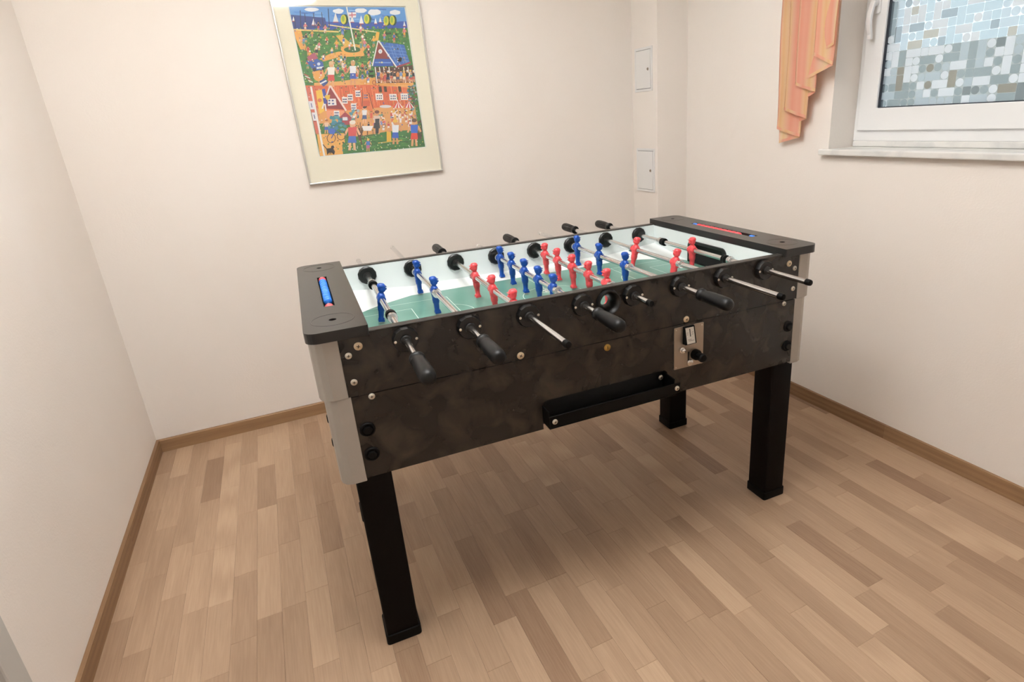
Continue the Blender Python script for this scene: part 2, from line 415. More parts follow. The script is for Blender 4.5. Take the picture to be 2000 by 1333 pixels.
# ------------------------------------------------------------------ pendant lamp, an unseen source added above the view to light the room
lamp = tag(empty('added_pendant_lamp', (LAMP_POS[0], LAMP_POS[1], ZC)), 'added white bowl pendant, unseen, hung from the ceiling to light the room', 'lamp')
dz = LAMP_POS[2] - ZC
build(MB().lathe([(0, .05), (-.02, .05), (-.028, .03)], 'z', n=24), 'canopy', MT['lampw'], lamp, smooth=True)
build(MB().lathe([(-.02, .006), (dz, .006)], 'z', n=10), 'stem', MT['chrome'], lamp, smooth=True)
bw = MB(); pr = [(-.085, .012), (-.082, .10), (-.062, .19), (-.028, .255), (0, .285), (0, .279), (-.03, .249), (-.066, .184), (-.079, .095), (-.080, .012)]
build(MB().lathe([(dz + h, r) for h, r in pr], 'z', n=40), 'added_lamp_bowl', MT['lampw'], lamp, smooth=True)
def lamp_light(z, watt, size, upw):
    al = bpy.data.lights.new('added_pendant_light', 'AREA'); al.shape = 'DISK'; al.size = size; al.energy = watt; al.color = (.985, .99, 1)
    o = bpy.data.objects.new('added_pendant_light', al); COL.objects.link(o); o.location = (LAMP_POS[0], LAMP_POS[1], z)
    if upw: o.rotation_euler = (PI, 0, 0)
lamp_light(LAMP_POS[2] + .012, LAMP_UP, .50, True)
lamp_light(LAMP_POS[2] - .10, LAMP_DOWN, .50, False)

# ------------------------------------------------------------------ access hatches on the corner shaft
def hatch(y0, y1, z0, z1, label):
    e = tag(empty('access_hatch', (XC, .5 * (y0 + y1), z0)), label, 'hatch', 'access hatches on the corner shaft')
    o = link('hatch_frame', plate(rect(y0, y1, z0, z1), [rect(y0 + .012, y1 - .012, z0 + .012, z1 - .012)], XC - .005, XC, 'x', MT['hatch'], 'hatch_frame'), e, bevel=.0015); o.location -= e.location
    b = MB().box(XC - .0008, XC, y0 + .011, y1 - .011, z0 + .011, z1 - .011)
    o = build(b, 'hatch_gap', MT['grey_line'], e); o.location -= e.location
    o = build(MB().box(XC - .0062, XC - .0008, y0 + .0145, y1 - .0145, z0 + .0145, z1 - .0145), 'hatch_door', MT['hatch'], e, bevel=.001); o.location -= e.location
    k = MB().lathe([(-.0095, .006), (-.006, .0075)], 'x', (XC, y0 + .035, .5 * (z0 + z1)), 14); k.box(XC - .0098, XC - .0092, y0 + .034, y0 + .036, .5 * (z0 + z1) - .004, .5 * (z0 + z1) + .004, 1)
    o = build(k, 'hatch_lock', [MT['steel'], MT['dark']], e); o.location -= e.location
hatch(1.428, 1.589, 1.420, 1.632, 'small white access hatch, the upper one on the corner shaft')
hatch(1.411, 1.583, .903, 1.132, 'small white access hatch, the lower one just above the table end')

# ------------------------------------------------------------------ framed print on the back wall
PX, PZ = -.2705, 1.0975
FWD, FHT = .6035, .80
pic = tag(empty('framed_print', (PX, YB, PZ)), 'colourful village scene print in cream mount and thin silver frame', 'picture')
pic.rotation_euler = (0, math.radians(-1.05), 0)
hw = FWD / 2
FR = .007
def pp(me, name, **kw): return link(name, me, pic, **kw)
for (a, b, c, d) in ((-hw, hw, 0, FR), (-hw, hw, FHT - FR, FHT), (-hw, -hw + FR, FR, FHT - FR), (hw - FR, hw, FR, FHT - FR)):
    pp(MB().box(a, b, -.022, 0, c, d).mesh('frame_bar', [MT['silver']]), 'frame_bar', bevel=.0015)
PU0, PU1, PV0, PV1 = -hw + .067, hw - .068, .117, .704
pp(MB().box(-hw + FR, hw - FR, -.006, -.002, FR, FHT - FR).mesh('backing', [MT['paper']]), 'backing')
me = plate(rect(-hw + FR, hw - FR, FR, FHT - FR), [rect(PU0 - .004, PU1 + .004, PV0 - .004, PV1 + .004)], -.0115, -.009, 'y', MT['mount'], 'mount'); pp(me, 'mount')
art = MB()
def conv(zx, zy):
    l = 235 + (zy - 45) * .2108; r = 1025 + (zy - 45) * .1458
    u = (zx - l) / (r - l); bot = 1065 - 60 * u; v = 1 - (zy - 45) / (bot - 45)
    return min(1, max(0, u)), min(1, max(0, v))
PAINT = []
def poly(pts, col, layer, raw=False):
    P = pts if raw else [conv(*q) for q in pts]
    c = srgb(col) if isinstance(col, str) else col
    c = tuple(q * .93 + .03 for q in c[:3]) + (1,)  # paint lifted and flattened: the washed haze of the glass, put into the colour
    PAINT.append((layer, len(PAINT), P, c))
def blob(zx, zy, rx, ry, col, layer, n=10, jag=0): poly([(zx + rx * (1 + random.uniform(-jag, jag)) * math.cos(2 * PI * k / n), zy + ry * (1 + random.uniform(-jag, jag)) * math.sin(2 * PI * k / n)) for k in range(n)], col, layer)
def bar(x0, y0, x1, y1, w, col, layer):
    dx, dy = x1 - x0, y1 - y0; l = math.hypot(dx, dy) or 1; nx, ny = -dy / l * w / 2, dx / l * w / 2
    poly([(x0 + nx, y0 + ny), (x1 + nx, y1 + ny), (x1 - nx, y1 - ny), (x0 - nx, y0 - ny)], col, layer)
def ringb(zx, zy, r, col, layer, w=4):
    for k in range(12):
        a, b = 2 * PI * k / 12, 2 * PI * (k + 1) / 12
        bar(zx + r * .8 * math.cos(a), zy + r * math.sin(a), zx + r * .8 * math.cos(b), zy + r * math.sin(b), w, col, layer)
SKIN = ['#e0a878', '#d99a6c', '#e8b58c']
def person(zx, zy, h, shirt, pants, layer=7, hair=None, skirt=False):
    """zx, zy: feet; h: height in zoom pixels"""
    w = h * .17; sk = random.choice(SKIN)
    bar(zx - w * .45, zy, zx - w * .3, zy - h * .35, w * .45, sk, layer); bar(zx + w * .5, zy, zx + w * .3, zy - h * .35, w * .45, sk, layer)
    poly([(zx - w * .8, zy - h * .25), (zx + w * .8, zy - h * .25), (zx + w * .6, zy - h * .52), (zx - w * .6, zy - h * .52)], pants, layer + 1)
    poly([(zx - w * .7, zy - h * .48), (zx + w * .7, zy - h * .48), (zx + w * .8, zy - h * .78), (zx - w * .8, zy - h * .78)], shirt, layer + 2)
    bar(zx - w * .8, zy - h * .74, zx - w * 1.4, zy - h * .5, w * .4, sk, layer + 1); bar(zx + w * .8, zy - h * .74, zx + w * 1.4, zy - h * .52, w * .4, sk, layer + 1)
    blob(zx, zy - h * .88, w * .55, h * .11, sk, layer + 2, 8)
    blob(zx, zy - h * .94, w * .6, h * .075, hair or random.choice(['#5a3a22', '#e8c060', '#2a2020', '#f0efe8', '#a8642c']), layer + 3, 7)
# ground colours
poly([(0, 0), (1, 0), (1, 1), (0, 1)], '#3f7d3c', 0, True)
poly([(0, .87), (1, .87), (1, 1), (0, 1)], '#5f97d2', 1, True)
for k in range(40):
    u, v = random.random() * .95, random.uniform(.89, .99); w = random.uniform(.03, .11)
    poly([(u, v), (min(1, u + w), v), (min(1, u + w), v + .008), (u, v + .008)], random.choice(['#3f74bd', '#7fb0e0', '#4a86cc', '#95c0ea', '#2f62ac']), 2, True)
poly([(0, .85), (1, .86), (1, .905), (.6, .90), (.3, .905), (0, .93)], '#2a4fa6', 2, True)
poly([(0, .855), (.28, .87), (.28, .93), (0, .95)], '#2d4585', 3, True)
for zx, zy, rx, ry in ((380, 62, 50, 13), (560, 72, 36, 16), (712, 68, 40, 16), (806, 78, 46, 20), (955, 78, 40, 16)): blob(zx, zy, rx, ry, '#f2f4f6', 4, 12, .12)
for zx, zy, s in ((540, 140, 30), (715, 150, 26), (652, 140, 22), (395, 160, 22), (815, 150, 18), (848, 140, 16), (1022, 165, 16), (880, 160, 16), (265, 135, 14)):
    poly([(zx - s * .6, zy), (zx + s * .6, zy), (zx - s * .05, zy - s * 2)], '#f4f4f2', 5); bar(zx - s * .6, zy + 3, zx + s * .6, zy + 3, 5, '#b5504a', 5)
for zx, zy in ((595, 125), (755, 122), (893, 132), (936, 130)):
    blob(zx + 8, zy, 22, 34, '#20502c', 6, 12); blob(zx - 3, zy, 19, 31, '#d8cf3e', 7, 12); blob(zx - 5, zy - 4, 10, 20, '#8fb035', 8, 10)
for zx in (278, 312, 345, 402, 458, 498): bar(zx, 180, zx - 12 + random.uniform(0, 8), random.uniform(55, 110), 5, '#243050', 6)
# meadow: dabs
for k in range(520):
    zx, zy = random.uniform(250, 1090), random.uniform(172, 560)
    blob(zx, zy, random.uniform(4, 17), random.uniform(3, 9), random.choice(['#2f6f38', '#4f9145', '#6da64b', '#245c33', '#3a8446', '#86b45a', '#1f4f2c', '#4a8a3a']), 2 + k % 2, 6, .3)
bar(250, 192, 560, 205, 10, '#e6c77a', 5); bar(490, 160, 830, 208, 7, '#efdf9c', 5); bar(830, 205, 820, 260, 24, '#e8b04a', 5)
OR = '#e6a654'
poly([(262, 190), (310, 188), (330, 250), (355, 330), (310, 320), (280, 250)], OR, 4)
poly([(430, 385), (500, 350), (560, 335), (725, 335), (740, 365), (560, 372), (470, 398)], OR, 4)
blob(655, 318, 82, 33, OR, 4, 20); blob(652, 322, 58, 20, '#2a6238', 5, 18)
poly([(540, 230), (580, 225), (650, 290), (600, 300)], '#dfb352', 4)
poly([(385, 470), (455, 455), (470, 500), (440, 545), (400, 520)], OR, 4)
poly([(400, 545), (560, 535), (760, 510), (1080, 540), (1090, 585), (400, 585)], '#e2a861', 4)
poly([(700, 540), (830, 500), (1050, 520), (1060, 560), (740, 570)], '#dd9c4e', 5)
# flagpole and flag
bar(614, 45, 672, 328, 9, '#f3f3ea', 9); poly([(625, 80), (680, 78), (678, 112), (632, 115)], '#f0eef0', 9); bar(630, 98, 678, 95, 7, '#c96a78', 10); bar(650, 80, 652, 113, 7, '#c96a78', 10)
# house with the blue roof
poly([(838, 268), (1018, 290), (1058, 412), (958, 440)], '#3f6fb8', 7)
for k in range(9):
    bar(852 + k * 19, 275 + k * 2, 905 + k * 18, 425 - k * 2, 3, random.choice(['#6f9ad8', '#2f5aa0']), 8)
for k in range(5): bar(866 + 22 * k, 300 + 24 * k, 1022 + 7 * k, 315 + 21 * k, 2.5, '#7aa4dc', 8)
poly([(832, 272), (792, 430), (955, 432)], '#8c3a34', 8)
for k in range(7): bar(818 + k * 14, 330 + abs(k - 1) * 12, 812 + k * 18, 392, 2.5, '#6c2a28', 9)
poly([(797, 384), (925, 384), (938, 432), (790, 434)], '#2756a8', 9); bar(805, 408, 920, 410, 8, '#6f95d4', 10); blob(855, 408, 8, 6, '#d8d0a0', 11, 8)
bar(830, 262, 788, 432, 8, '#f2f0ec', 10); bar(834, 264, 960, 440, 9, '#f2f0ec', 10); blob(845, 334, 14, 15, '#f4f3ee', 10, 12); blob(845, 334, 8, 9, '#c8d4e0', 11, 10)
bar(955, 440, 1062, 408, 11, '#a03c48', 9); poly([(800, 440), (950, 440), (1075, 425), (1090, 545), (815, 550)], '#54342c', 6)
for zx in (808, 838, 868, 905, 1010, 1042): bar(zx, 438, zx + 14, 548, 7, '#ece8e0', 7)
for k in range(12): person(830 + k * 23, 545 + random.uniform(-8, 14), 82, random.choice(['#e8e4e0', '#3a63b0', '#e8a838', '#c04a48', '#303038', '#7a9ac8', '#d88a4a']), random.choice(['#e8d8c0', '#3a4a70', '#c05a48', '#5a3a30']), 8)
poly([(965, 390), (985, 372), (1002, 378), (995, 402), (975, 402)], '#231a22', 10); bar(960, 375, 975, 395, 4, '#231a22', 10)
# red-roofed building
poly([(345, 562), (500, 565), (760, 560), (1030, 580), (1070, 665), (1045, 705), (800, 722), (600, 740), (450, 735), (370, 690)], '#d8683e', 6)
for k in range(46):
    zx = 520 + k * 11.4; bar(zx, 570, zx + 22 + random.uniform(-4, 4), 705, 3, random.choice(['#b94a32', '#e8875a', '#c2583a', '#ee9a6a']), 7)
poly([(395, 720), (1060, 700), (1085, 800), (430, 830)], '#e0a05c', 5)
poly([(345, 570), (400, 570), (450, 900), (420, 905)], '#cf6a5a', 7)
for zy in (690, 770): poly([(368 + (zy - 690) * .25, zy - 20), (395 + (zy - 690) * .25, zy - 20), (405 + (zy - 690) * .25, zy + 38), (380 + (zy - 690) * .25, zy + 38)], '#eceaf0', 8); bar(383 + (zy - 690) * .25, zy - 5, 390 + (zy - 690) * .25, zy + 25, 5, '#3a4a80', 9)
poly([(505, 570), (462, 722), (605, 732)], '#8e3238', 8); bar(503, 565, 455, 725, 9, '#efe6e2', 10); bar(505, 565, 612, 740, 12, '#f0dcd4', 10)
poly([(488, 655), (542, 655), (548, 700), (492, 705)], '#f0ece8', 9)
for a, b in ((500, 668), (522, 668), (500, 688), (525, 690)): blob(a, b, 8, 6, '#2f4f90', 10, 6)
poly([(480, 735), (600, 738), (605, 790), (490, 790)], '#e59a74', 8)
for zx, zy in ((600, 668), (636, 648), (688, 622), (742, 640), (835, 645), (932, 648), (1012, 645), (660, 712), (548, 762)):
    w = 26 if zx > 800 else 18
    poly([(zx - w, zy - 24), (zx + w, zy - 24), (zx + w + 4, zy + 22), (zx - w + 4, zy + 22)], '#f2efea', 8)
    for a in (-.45, .1, .6):
        for b in (-8, 9): blob(zx + a * w, zy + b, 5, 6, random.choice(['#2a3a70', '#303848', '#5a7ab0']), 9, 5)
for zx in (842, 878, 980): poly([(zx - 11, 572), (zx + 9, 572), (zx + 14, 610), (zx - 6, 610)], '#4a3a2c', 9)
poly([(722, 615), (765, 615), (785, 700), (795, 760), (725, 712)], '#dc7a4a', 8); bar(722, 615, 718, 710, 5, '#6a3a28', 10); bar(762, 615, 795, 730, 5, '#6a3a28', 10); poly([(725, 670), (770, 668), (772, 708), (722, 710)], '#c85a3e', 9)
# street
poly([(640, 720), (1090, 705), (1120, 900), (640, 930)], '#dfa263', 5)
poly([(425, 905), (600, 900), (620, 1060), (450, 1070)], '#e8ac58', 6)
poly([(590, 985), (640, 930), (760, 915), (900, 890), (1110, 880), (1165, 1005), (600, 1060)], '#33763c', 6)
for k in range(120):
    zx, zy = random.uniform(600, 1150), random.uniform(920, 1045)
    bar(zx, zy, zx + random.uniform(15, 60), zy - random.uniform(0, 4), random.uniform(2, 6), random.choice(['#2a6634', '#4a9146', '#5fa050', '#1f552c']), 7)
bar(830, 975, 1000, 955, 7, '#cfae5a', 8)
blob(880, 712, 42, 11, '#d8dade', 9, 12)
for zx in (968, 1048):
    for k in range(6):
        a = -38 + k * 13; poly([(zx, 676), (zx + a, 722), (zx + a + 13, 724)], '#f2eee8' if k % 2 else '#cf3f48', 9)
# flags hanging at the left, poles
bar(380, 570, 478, 1066, 12, '#f1efea', 10); bar(455, 590, 480, 740, 9, '#f1efea', 11)
poly([(412, 600), (450, 590), (470, 740), (440, 760), (425, 690)], '#ecc24e', 9); poly([(450, 590), (470, 585), (482, 640), (462, 640)], '#3c4fa8', 11); poly([(470, 632), (505, 628), (500, 660), (478, 662)], '#edc547', 11); poly([(458, 650), (478, 650), (486, 690), (466, 690)], '#34489c', 11)
blob(438, 665, 14, 14, '#c96a3c', 10, 8)
# kiosk, bushes, tree
poly([(605, 748), (565, 790), (655, 795)], '#9c2f3e', 10); poly([(580, 790), (645, 793), (650, 840), (590, 840)], '#a5404a', 9); poly([(588, 785), (620, 785), (622, 808), (590, 808)], '#e6e6ea', 11)
for k in range(34): blob(random.uniform(495, 610), random.uniform(780, 885), random.uniform(10, 20), random.uniform(8, 15), random.choice(['#3a8a98', '#4f9fb0', '#2f7484', '#5ba0a0', '#3f7fa0']), 8 + k % 2, 7, .3)
for k in range(14): blob(random.uniform(640, 690), random.uniform(735, 815), 12, 12, random.choice(['#5a9ab0', '#8fb0c0', '#4a8a98', '#b0c0c8']), 8, 7, .3)
for k in range(8): bar(705, 960, 705 + random.uniform(-40, 45), random.uniform(820, 880), 5, '#5a3a30', 9)
bar(700, 865, 718, 985, 9, '#57382c', 10)
for k in range(46): blob(random.uniform(1040, 1120), random.uniform(560, 760), random.uniform(6, 14), random.uniform(5, 12), random.choice(['#4f8090', '#7aa0a8', '#3f6f58', '#a8b8b0', '#5a4a48', '#8a5a50']), 7, 6, .3)
for k in range(20): blob(random.uniform(1070, 1150), random.uniform(800, 960), random.uniform(6, 12), random.uniform(10, 20), random.choice(['#5a3a38', '#3f6a48', '#7a5248', '#2f4a38']), 7, 6, .3)
# crowd
cols = ['#f0eeea', '#f0eeea', '#c8484a', '#3a64b4', '#e8a83c', '#7a92c8', '#e6d8c8', '#303440', '#d8788a', '#5a9a8a', '#d85f4a']
for k in range(26): person(random.uniform(650, 1080), random.uniform(800, 905), random.uniform(50, 78), random.choice(cols), random.choice(cols), 9)
for zx, zy in ((330, 300), (430, 325), (345, 275), (480, 290), (545, 320), (735, 320), (760, 345), (800, 300), (875, 262), (945, 275), (1020, 240), (585, 235), (470, 215), (425, 195), (340, 200), (500, 560), (555, 480), (600, 470), (655, 545), (720, 470), (770, 455), (370, 395), (415, 360), (640, 300), (760, 560), (1065, 540), (690, 490), (520, 450), (585, 530)):
    person(zx, zy, random.uniform(52, 70), random.choice(cols), random.choice(cols), 8)
for k in range(34): person(random.uniform(290, 780), random.uniform(215, 555), random.uniform(44, 66), random.choice(cols), random.choice(cols), 8)
for k in range(900):
    zx, zy = random.uniform(245, 1150), random.uniform(170, 1050)
    blob(zx, zy, random.uniform(2, 6), random.uniform(2, 7), random.choice(['#2f6f38', '#86b45a', '#f0eeea', '#e6a654', '#7a5248', '#3a64b4', '#c8885a', '#d8d8d0', '#4f9145', '#2a3a2c']), 6 + k % 3, 5, .4)
for k in range(26): person(random.uniform(930, 1080), random.uniform(780, 850), 58, random.choice(['#f0eeea', '#f4d8d0', '#e8e8f0', '#c86a5a', '#e0b050']), '#f0ece6', 9)
person(510, 575, 175, '#f2efe6', '#d04a48', 9, '#e0c090'); person(655, 560, 165, '#eef0f6', '#2c55b0', 9, '#caa070')
person(655, 1025, 215, '#cf4c4c', '#3f6ec0', 10, '#efe6d8'); person(950, 985, 180, '#eef2f6', '#2f62c0', 10, '#e8bc50'); person(1085, 1000, 200, '#2f68c8', '#d8483c', 10, '#6a4a38')
person(820, 910, 170, '#e0c8b8', '#26303c', 10, '#6a3a30'); poly([(808, 800), (838, 798), (832, 905), (812, 905)], '#26303c', 13); person(735, 830, 120, '#f2f2f4', '#3f5a8a', 10, '#2a2430'); person(762, 1035, 95, '#3f7ac8', '#c86a9a', 10)
for zx in (780, 783): bar(766, 470 + (zx - 780) * 10, 795, 468 + (zx - 780) * 10, 12, '#1c1c22', 12)
poly([(888, 890), (918, 892), (922, 965), (890, 965)], '#e8b840', 10)
# blue car, bicycle, pram, cat
poly([(345, 395), (400, 375), (455, 405), (465, 455), (395, 462)], '#2f5aa8', 10); poly([(350, 372), (400, 340), (425, 380), (370, 400)], '#b05a70', 10); bar(415, 445, 460, 440, 13, '#eceef2', 11); blob(400, 455, 12, 13, '#1d2430', 11, 10); blob(458, 448, 9, 11, '#1d2430', 11, 10); blob(428, 418, 11, 11, '#dfe6f2', 11, 8)
for k in range(4): bar(335 + k * 9, 485 + k * 14, 365 + k * 9, 500 + k * 14, 6, '#f0ece8' if k % 2 else '#c04a50', 9)
poly([(432, 535), (470, 515), (490, 545), (460, 572)], '#34508f', 10); bar(438, 552, 480, 530, 10, '#eef0f4', 11)
ringb(518, 935, 34, '#4a3226', 12); ringb(582, 915, 34, '#4a3226', 12); bar(518, 935, 545, 880, 6, '#3a4f9a', 12); bar(582, 915, 545, 880, 6, '#3a4f9a', 12); blob(520, 885, 24, 22, '#3a66c0', 12, 9); person(485, 900, 100, '#e8c8a8', '#3f66b4', 10)
ringb(738, 898, 26, '#6a4a34', 11); ringb(775, 898, 26, '#6a4a34', 11); poly([(718, 850), (795, 850), (782, 885), (730, 885)], '#f4f2f0', 12)
ringb(868, 850, 14, '#70503c', 11); ringb(800, 545, 14, '#9a3c34', 11); ringb(1065, 595, 20, '#5a4a50', 11)
poly([(488, 1010), (530, 1005), (545, 1035), (538, 1058), (525, 1040), (505, 1040), (495, 1058)], '#22242a', 12); bar(492, 1015, 466, 980, 6, '#22242a', 12); blob(528, 1000, 11, 12, '#22242a', 12, 8)
for k in range(90):
    zx, zy = (random.uniform(260, 1060), random.uniform(180, 520)) if k < 60 else (random.uniform(600, 1150), random.uniform(920, 1040))
    blob(zx, zy, 4, 4, random.choice(['#eef0e0', '#f4f4f0', '#c8dca0', '#e8d060']), 12, 6)
for k, (_, _, P, c) in enumerate(sorted(PAINT, key=lambda q: q[:2])):
    art.add([(PU0 + u * (PU1 - PU0), -.0062 - k * 1.1e-6, PV0 + v * (PV1 - PV0)) for u, v in P], [list(range(len(P)))], 0, c)
am = bpy.data.materials.new('village_print'); am.use_nodes = True
b = am.node_tree.nodes['Principled BSDF']; b.inputs['Roughness'].default_value = .55; b.inputs['Specular IOR Level'].default_value = .3
a_ = am.node_tree.nodes.new('ShaderNodeVertexColor'); a_.layer_name = 'paint'
am.node_tree.links.new(a_.outputs[0], b.inputs['Base Color'])
o = pp(art.mesh('village_print', [am]), 'village_print'); o['label'] = 'naive painting of a seaside village crowded with people'
gm = bpy.data.materials.new('picture_glass'); gm.use_nodes = True; nt = gm.node_tree; nt.nodes.clear()
oo = nt.nodes.new('ShaderNodeOutputMaterial'); tr = nt.nodes.new('ShaderNodeBsdfTransparent'); gl = nt.nodes.new('ShaderNodeBsdfGlossy'); gl.inputs['Roughness'].default_value = .05
fr = nt.nodes.new('ShaderNodeValue'); fr.outputs[0].default_value = .045; mx = nt.nodes.new('ShaderNodeMixShader')
nt.links.new(fr.outputs[0], mx.inputs[0]); nt.links.new(tr.outputs[0], mx.inputs[1]); nt.links.new(gl.outputs[0], mx.inputs[2]); nt.links.new(mx.outputs[0], oo.inputs[0])
pp(MB().box(-hw + FR, hw - FR, -.0155, -.0135, FR, FHT - FR).mesh('picture_glass', [gm]), 'picture_glass')

# ------------------------------------------------------------------ curtain tail beside the window
hem = [(.702, 1.155), (.582, 1.1816), (.713, 1.2156), (.543, 1.2537), (.658, 1.2907), (.501, 1.3532), (.597, 1.3844), (.4126, 1.4412), (.499, 1.4841), (.400, 1.5132)]
dep = [.030, .034, .040, .046, .054, .060, .068, .076, .086, .092]      # distance from the wall, growing towards the window
ZT = 2.268
cm = bpy.data.materials.new('curtain_voile'); cm.use_nodes = True; nt = cm.node_tree; nt.nodes.clear(); L = nt.links
oo = nt.nodes.new('ShaderNodeOutputMaterial'); at = nt.nodes.new('ShaderNodeAttribute'); at.attribute_name = 'tone'
mul = nt.nodes.new('ShaderNodeMath'); mul.operation = 'MULTIPLY'; mul.inputs[1].default_value = 4.2
fr_ = nt.nodes.new('ShaderNodeMath'); fr_.operation = 'FRACT'; L.new(at.outputs['Fac'], mul.inputs[0]); L.new(mul.outputs[0], fr_.inputs[0])
cr = nt.nodes.new('ShaderNodeValToRGB'); L.new(fr_.outputs[0], cr.inputs[0])
els = cr.color_ramp.elements; els[0].position = 0; els[0].color = srgb('#f8c6b0'); els[1].position = 1; els[1].color = srgb('#f8c6b0')
for pos, c in ((.18, '#f6baa4'), (.34, '#f7d2b8'), (.5, '#f7ddb4'), (.62, '#f5d4a4'), (.74, '#f7dab6'), (.88, '#f6c0aa')): e = els.new(pos); e.color = srgb(c)
df = nt.nodes.new('ShaderNodeBsdfDiffuse'); tl = nt.nodes.new('ShaderNodeBsdfTranslucent'); tp = nt.nodes.new('ShaderNodeBsdfTransparent')
for q in (df, tl): L.new(cr.outputs[0], q.inputs[0])
m1 = nt.nodes.new('ShaderNodeMixShader'); m1.inputs[0].default_value = .42; L.new(df.outputs[0], m1.inputs[1]); L.new(tl.outputs[0], m1.inputs[2])
m2 = nt.nodes.new('ShaderNodeMixShader'); m2.inputs[0].default_value = .88; L.new(tp.outputs[0], m2.inputs[1]); L.new(m1.outputs[0], m2.inputs[2]); L.new(m2.outputs[0], oo.inputs[0])
cv = []; cf = []; ct = []
NS, NV = 8, 30
cols_ = []
for i in range(len(hem) - 1):
    for s in range(NS + (1 if i == len(hem) - 2 else 0)):
        t = s / NS
        ts = .5 - .5 * math.cos(PI * t)
        y = hem[i][0] + (hem[i + 1][0] - hem[i][0]) * ts
        z = hem[i][1] + (hem[i + 1][1] - hem[i][1]) * ts
        d = dep[i] + (dep[i + 1] - dep[i]) * t + .010 * math.sin(PI * t) * (1 if i % 2 else -1) * .6
        cols_.append((y, z, d, i + t))
ymid = .55
for j in range(NV + 1):
    v = j / NV
    for (y, z, d, s) in cols_:
        zz = z + (ZT - z) * v
        yy = y + .012 * v * (1 if y > ymid else -.6) + .002 * math.sin(s * 5 + v * 9)
        cv.append((XR - d - .003 * math.sin(v * 11 + s * 2.2), yy, zz)); ct.append(s * .33 + .05)
nc = len(cols_)
for j in range(NV):
    for i in range(nc - 1): cf.append((j * nc + i, j * nc + i + 1, (j + 1) * nc + i + 1, (j + 1) * nc + i))
cur = tag(empty('curtain', (XR, .55, 1.15)), 'peach and orange striped voile curtain tail hanging in folds by window', 'curtain')
me = bpy.data.meshes.new('curtain_tail'); me.from_pydata(cv, [], cf); me.materials.append(cm); tone(me, ct)
o = link('curtain_tail', me, cur, smooth='all'); o.location -= cur.location
hb = MB()
hv = []; hf = []
for (y, z, d, s) in cols_: hv += [(XR - d - .003 * math.sin(s * 2.2) - .0004, y + .002 * math.sin(s * 5), z), (XR - d - .003 * math.sin(s * 2.2) - .0004, y + .002 * math.sin(s * 5), z + .012)]
for i in range(nc - 1): hf.append((2 * i, 2 * i + 2, 2 * i + 3, 2 * i + 1))
hm = bpy.data.meshes.new('hem'); hm.from_pydata(hv, [], hf); hm.materials.append(cm); tone(hm, [c for c in (q[3] * .33 + .12 for q in cols_) for _ in (0, 1)])
o = link('hem', hm, cur, smooth='all'); o.location -= cur.location
rail = tag(build(MB().box(XR - .105, XR, -.82, .78, 2.27, 2.31), 'curtain_rail', MT['pvc'], bevel=.004), 'white curtain rail above the window', 'curtain rail')

# ------------------------------------------------------------------ THE FOOTBALL TABLE
CY = .37
ct_, st_ = math.cos(-TH), math.sin(-TH)
table = tag(empty('football_table', (-st_ * CY, ct_ * CY, 0), -TH), 'slate-look coin-operated football table with black legs and silver corner posts', 'football table')
def tp_(mb, name, m=None, parent=None, **kw):
    """part given in table coordinates (x along the long side, y from the near side)"""
    me = mb.mesh(name, m if isinstance(m, (list, tuple)) else [m]) if isinstance(mb, MB) else mb
    o = link(name, me, parent or table, **kw)
    if not parent: o.location += Vector((0, -CY, 0))
    return o
X0, ZR, ZRIM, ZS, ZBOT = .600, .8512, .886, .7375, .5235
XI = [(i - 3.5) * .15 for i in range(8)]
Yn, Yf_ = .006, .736                       # outer faces of the long walls, upper part
yn_in, yf_in = .028, .714
SLOPE = .0
# upper long sides (near one has the ball inlet hole)
tp_(plate(rect(-.668, .668, ZS, .8825), [circ(.002, .8440, .026, 28)], Yn, yn_in - .002, 'y', MT['slate'], 'upper_side_panel'), 'upper_side_panel')
tp_(MB().box(-.668, .668, yf_in + .002, Yf_, ZS, .8825), 'upper_side_panel', MT['slate'])
tp_(plate(rect(-X0, X0, .770, .8825), [circ(.002, .8440, .026, 28)], yn_in - .002, yn_in, 'y', MT['white'], 'inner_lining'), 'inner_lining')
tp_(MB().box(-X0, X0, yf_in, yf_in + .002, .770, .8825), 'inner_lining', MT['white'])
for a, b in ((Yn - .001, yn_in + .001), (yf_in - .001, Yf_ + .001)):
    tp_(MB().box(-.605, .605, a, b, .8825, ZRIM), 'rim_strip', MT['rim'], bevel=.0015)
# upper ends with goal openings
def gpts(w, h, r, z0=.779): return rrect(CY - w, CY + w, z0, z0 + h, [0, 0, r, r], 6)
for s in (-1, 1):
    tp_(plate(rect(yn_in, yf_in, .770, .881), [gpts(.1, .082, .02, .771)], s * X0, s * (X0 + .018), 'x', MT['white'], 'end_lining'), 'end_lining')
    g = tp_(plate(gpts(.108, .08, .024, .7785), [gpts(.098, .069, .018, .7795)], s * (X0 - .006), s * (X0 + .004), 'x', MT['black'], 'goal_frame'), 'goal_frame', bevel=.001)
    tp_(MB().box(min(s * (X0 + .018), s * .70), max(s * (X0 + .018), s * .70), CY - .11, CY + .11, .745, .868), 'goal_box', MT['dark'])
    tp_(MB().box(min(s * .704, s * .722), max(s * .704, s * .722), .05, .69, ZS, .881), 'upper_end_panel', MT['slate'])
    tp_(MB().box(min(s * .697, s * .713), max(s * .697, s * .713), .05, .69, ZBOT, ZS), 'lower_end_panel', MT['slate'])
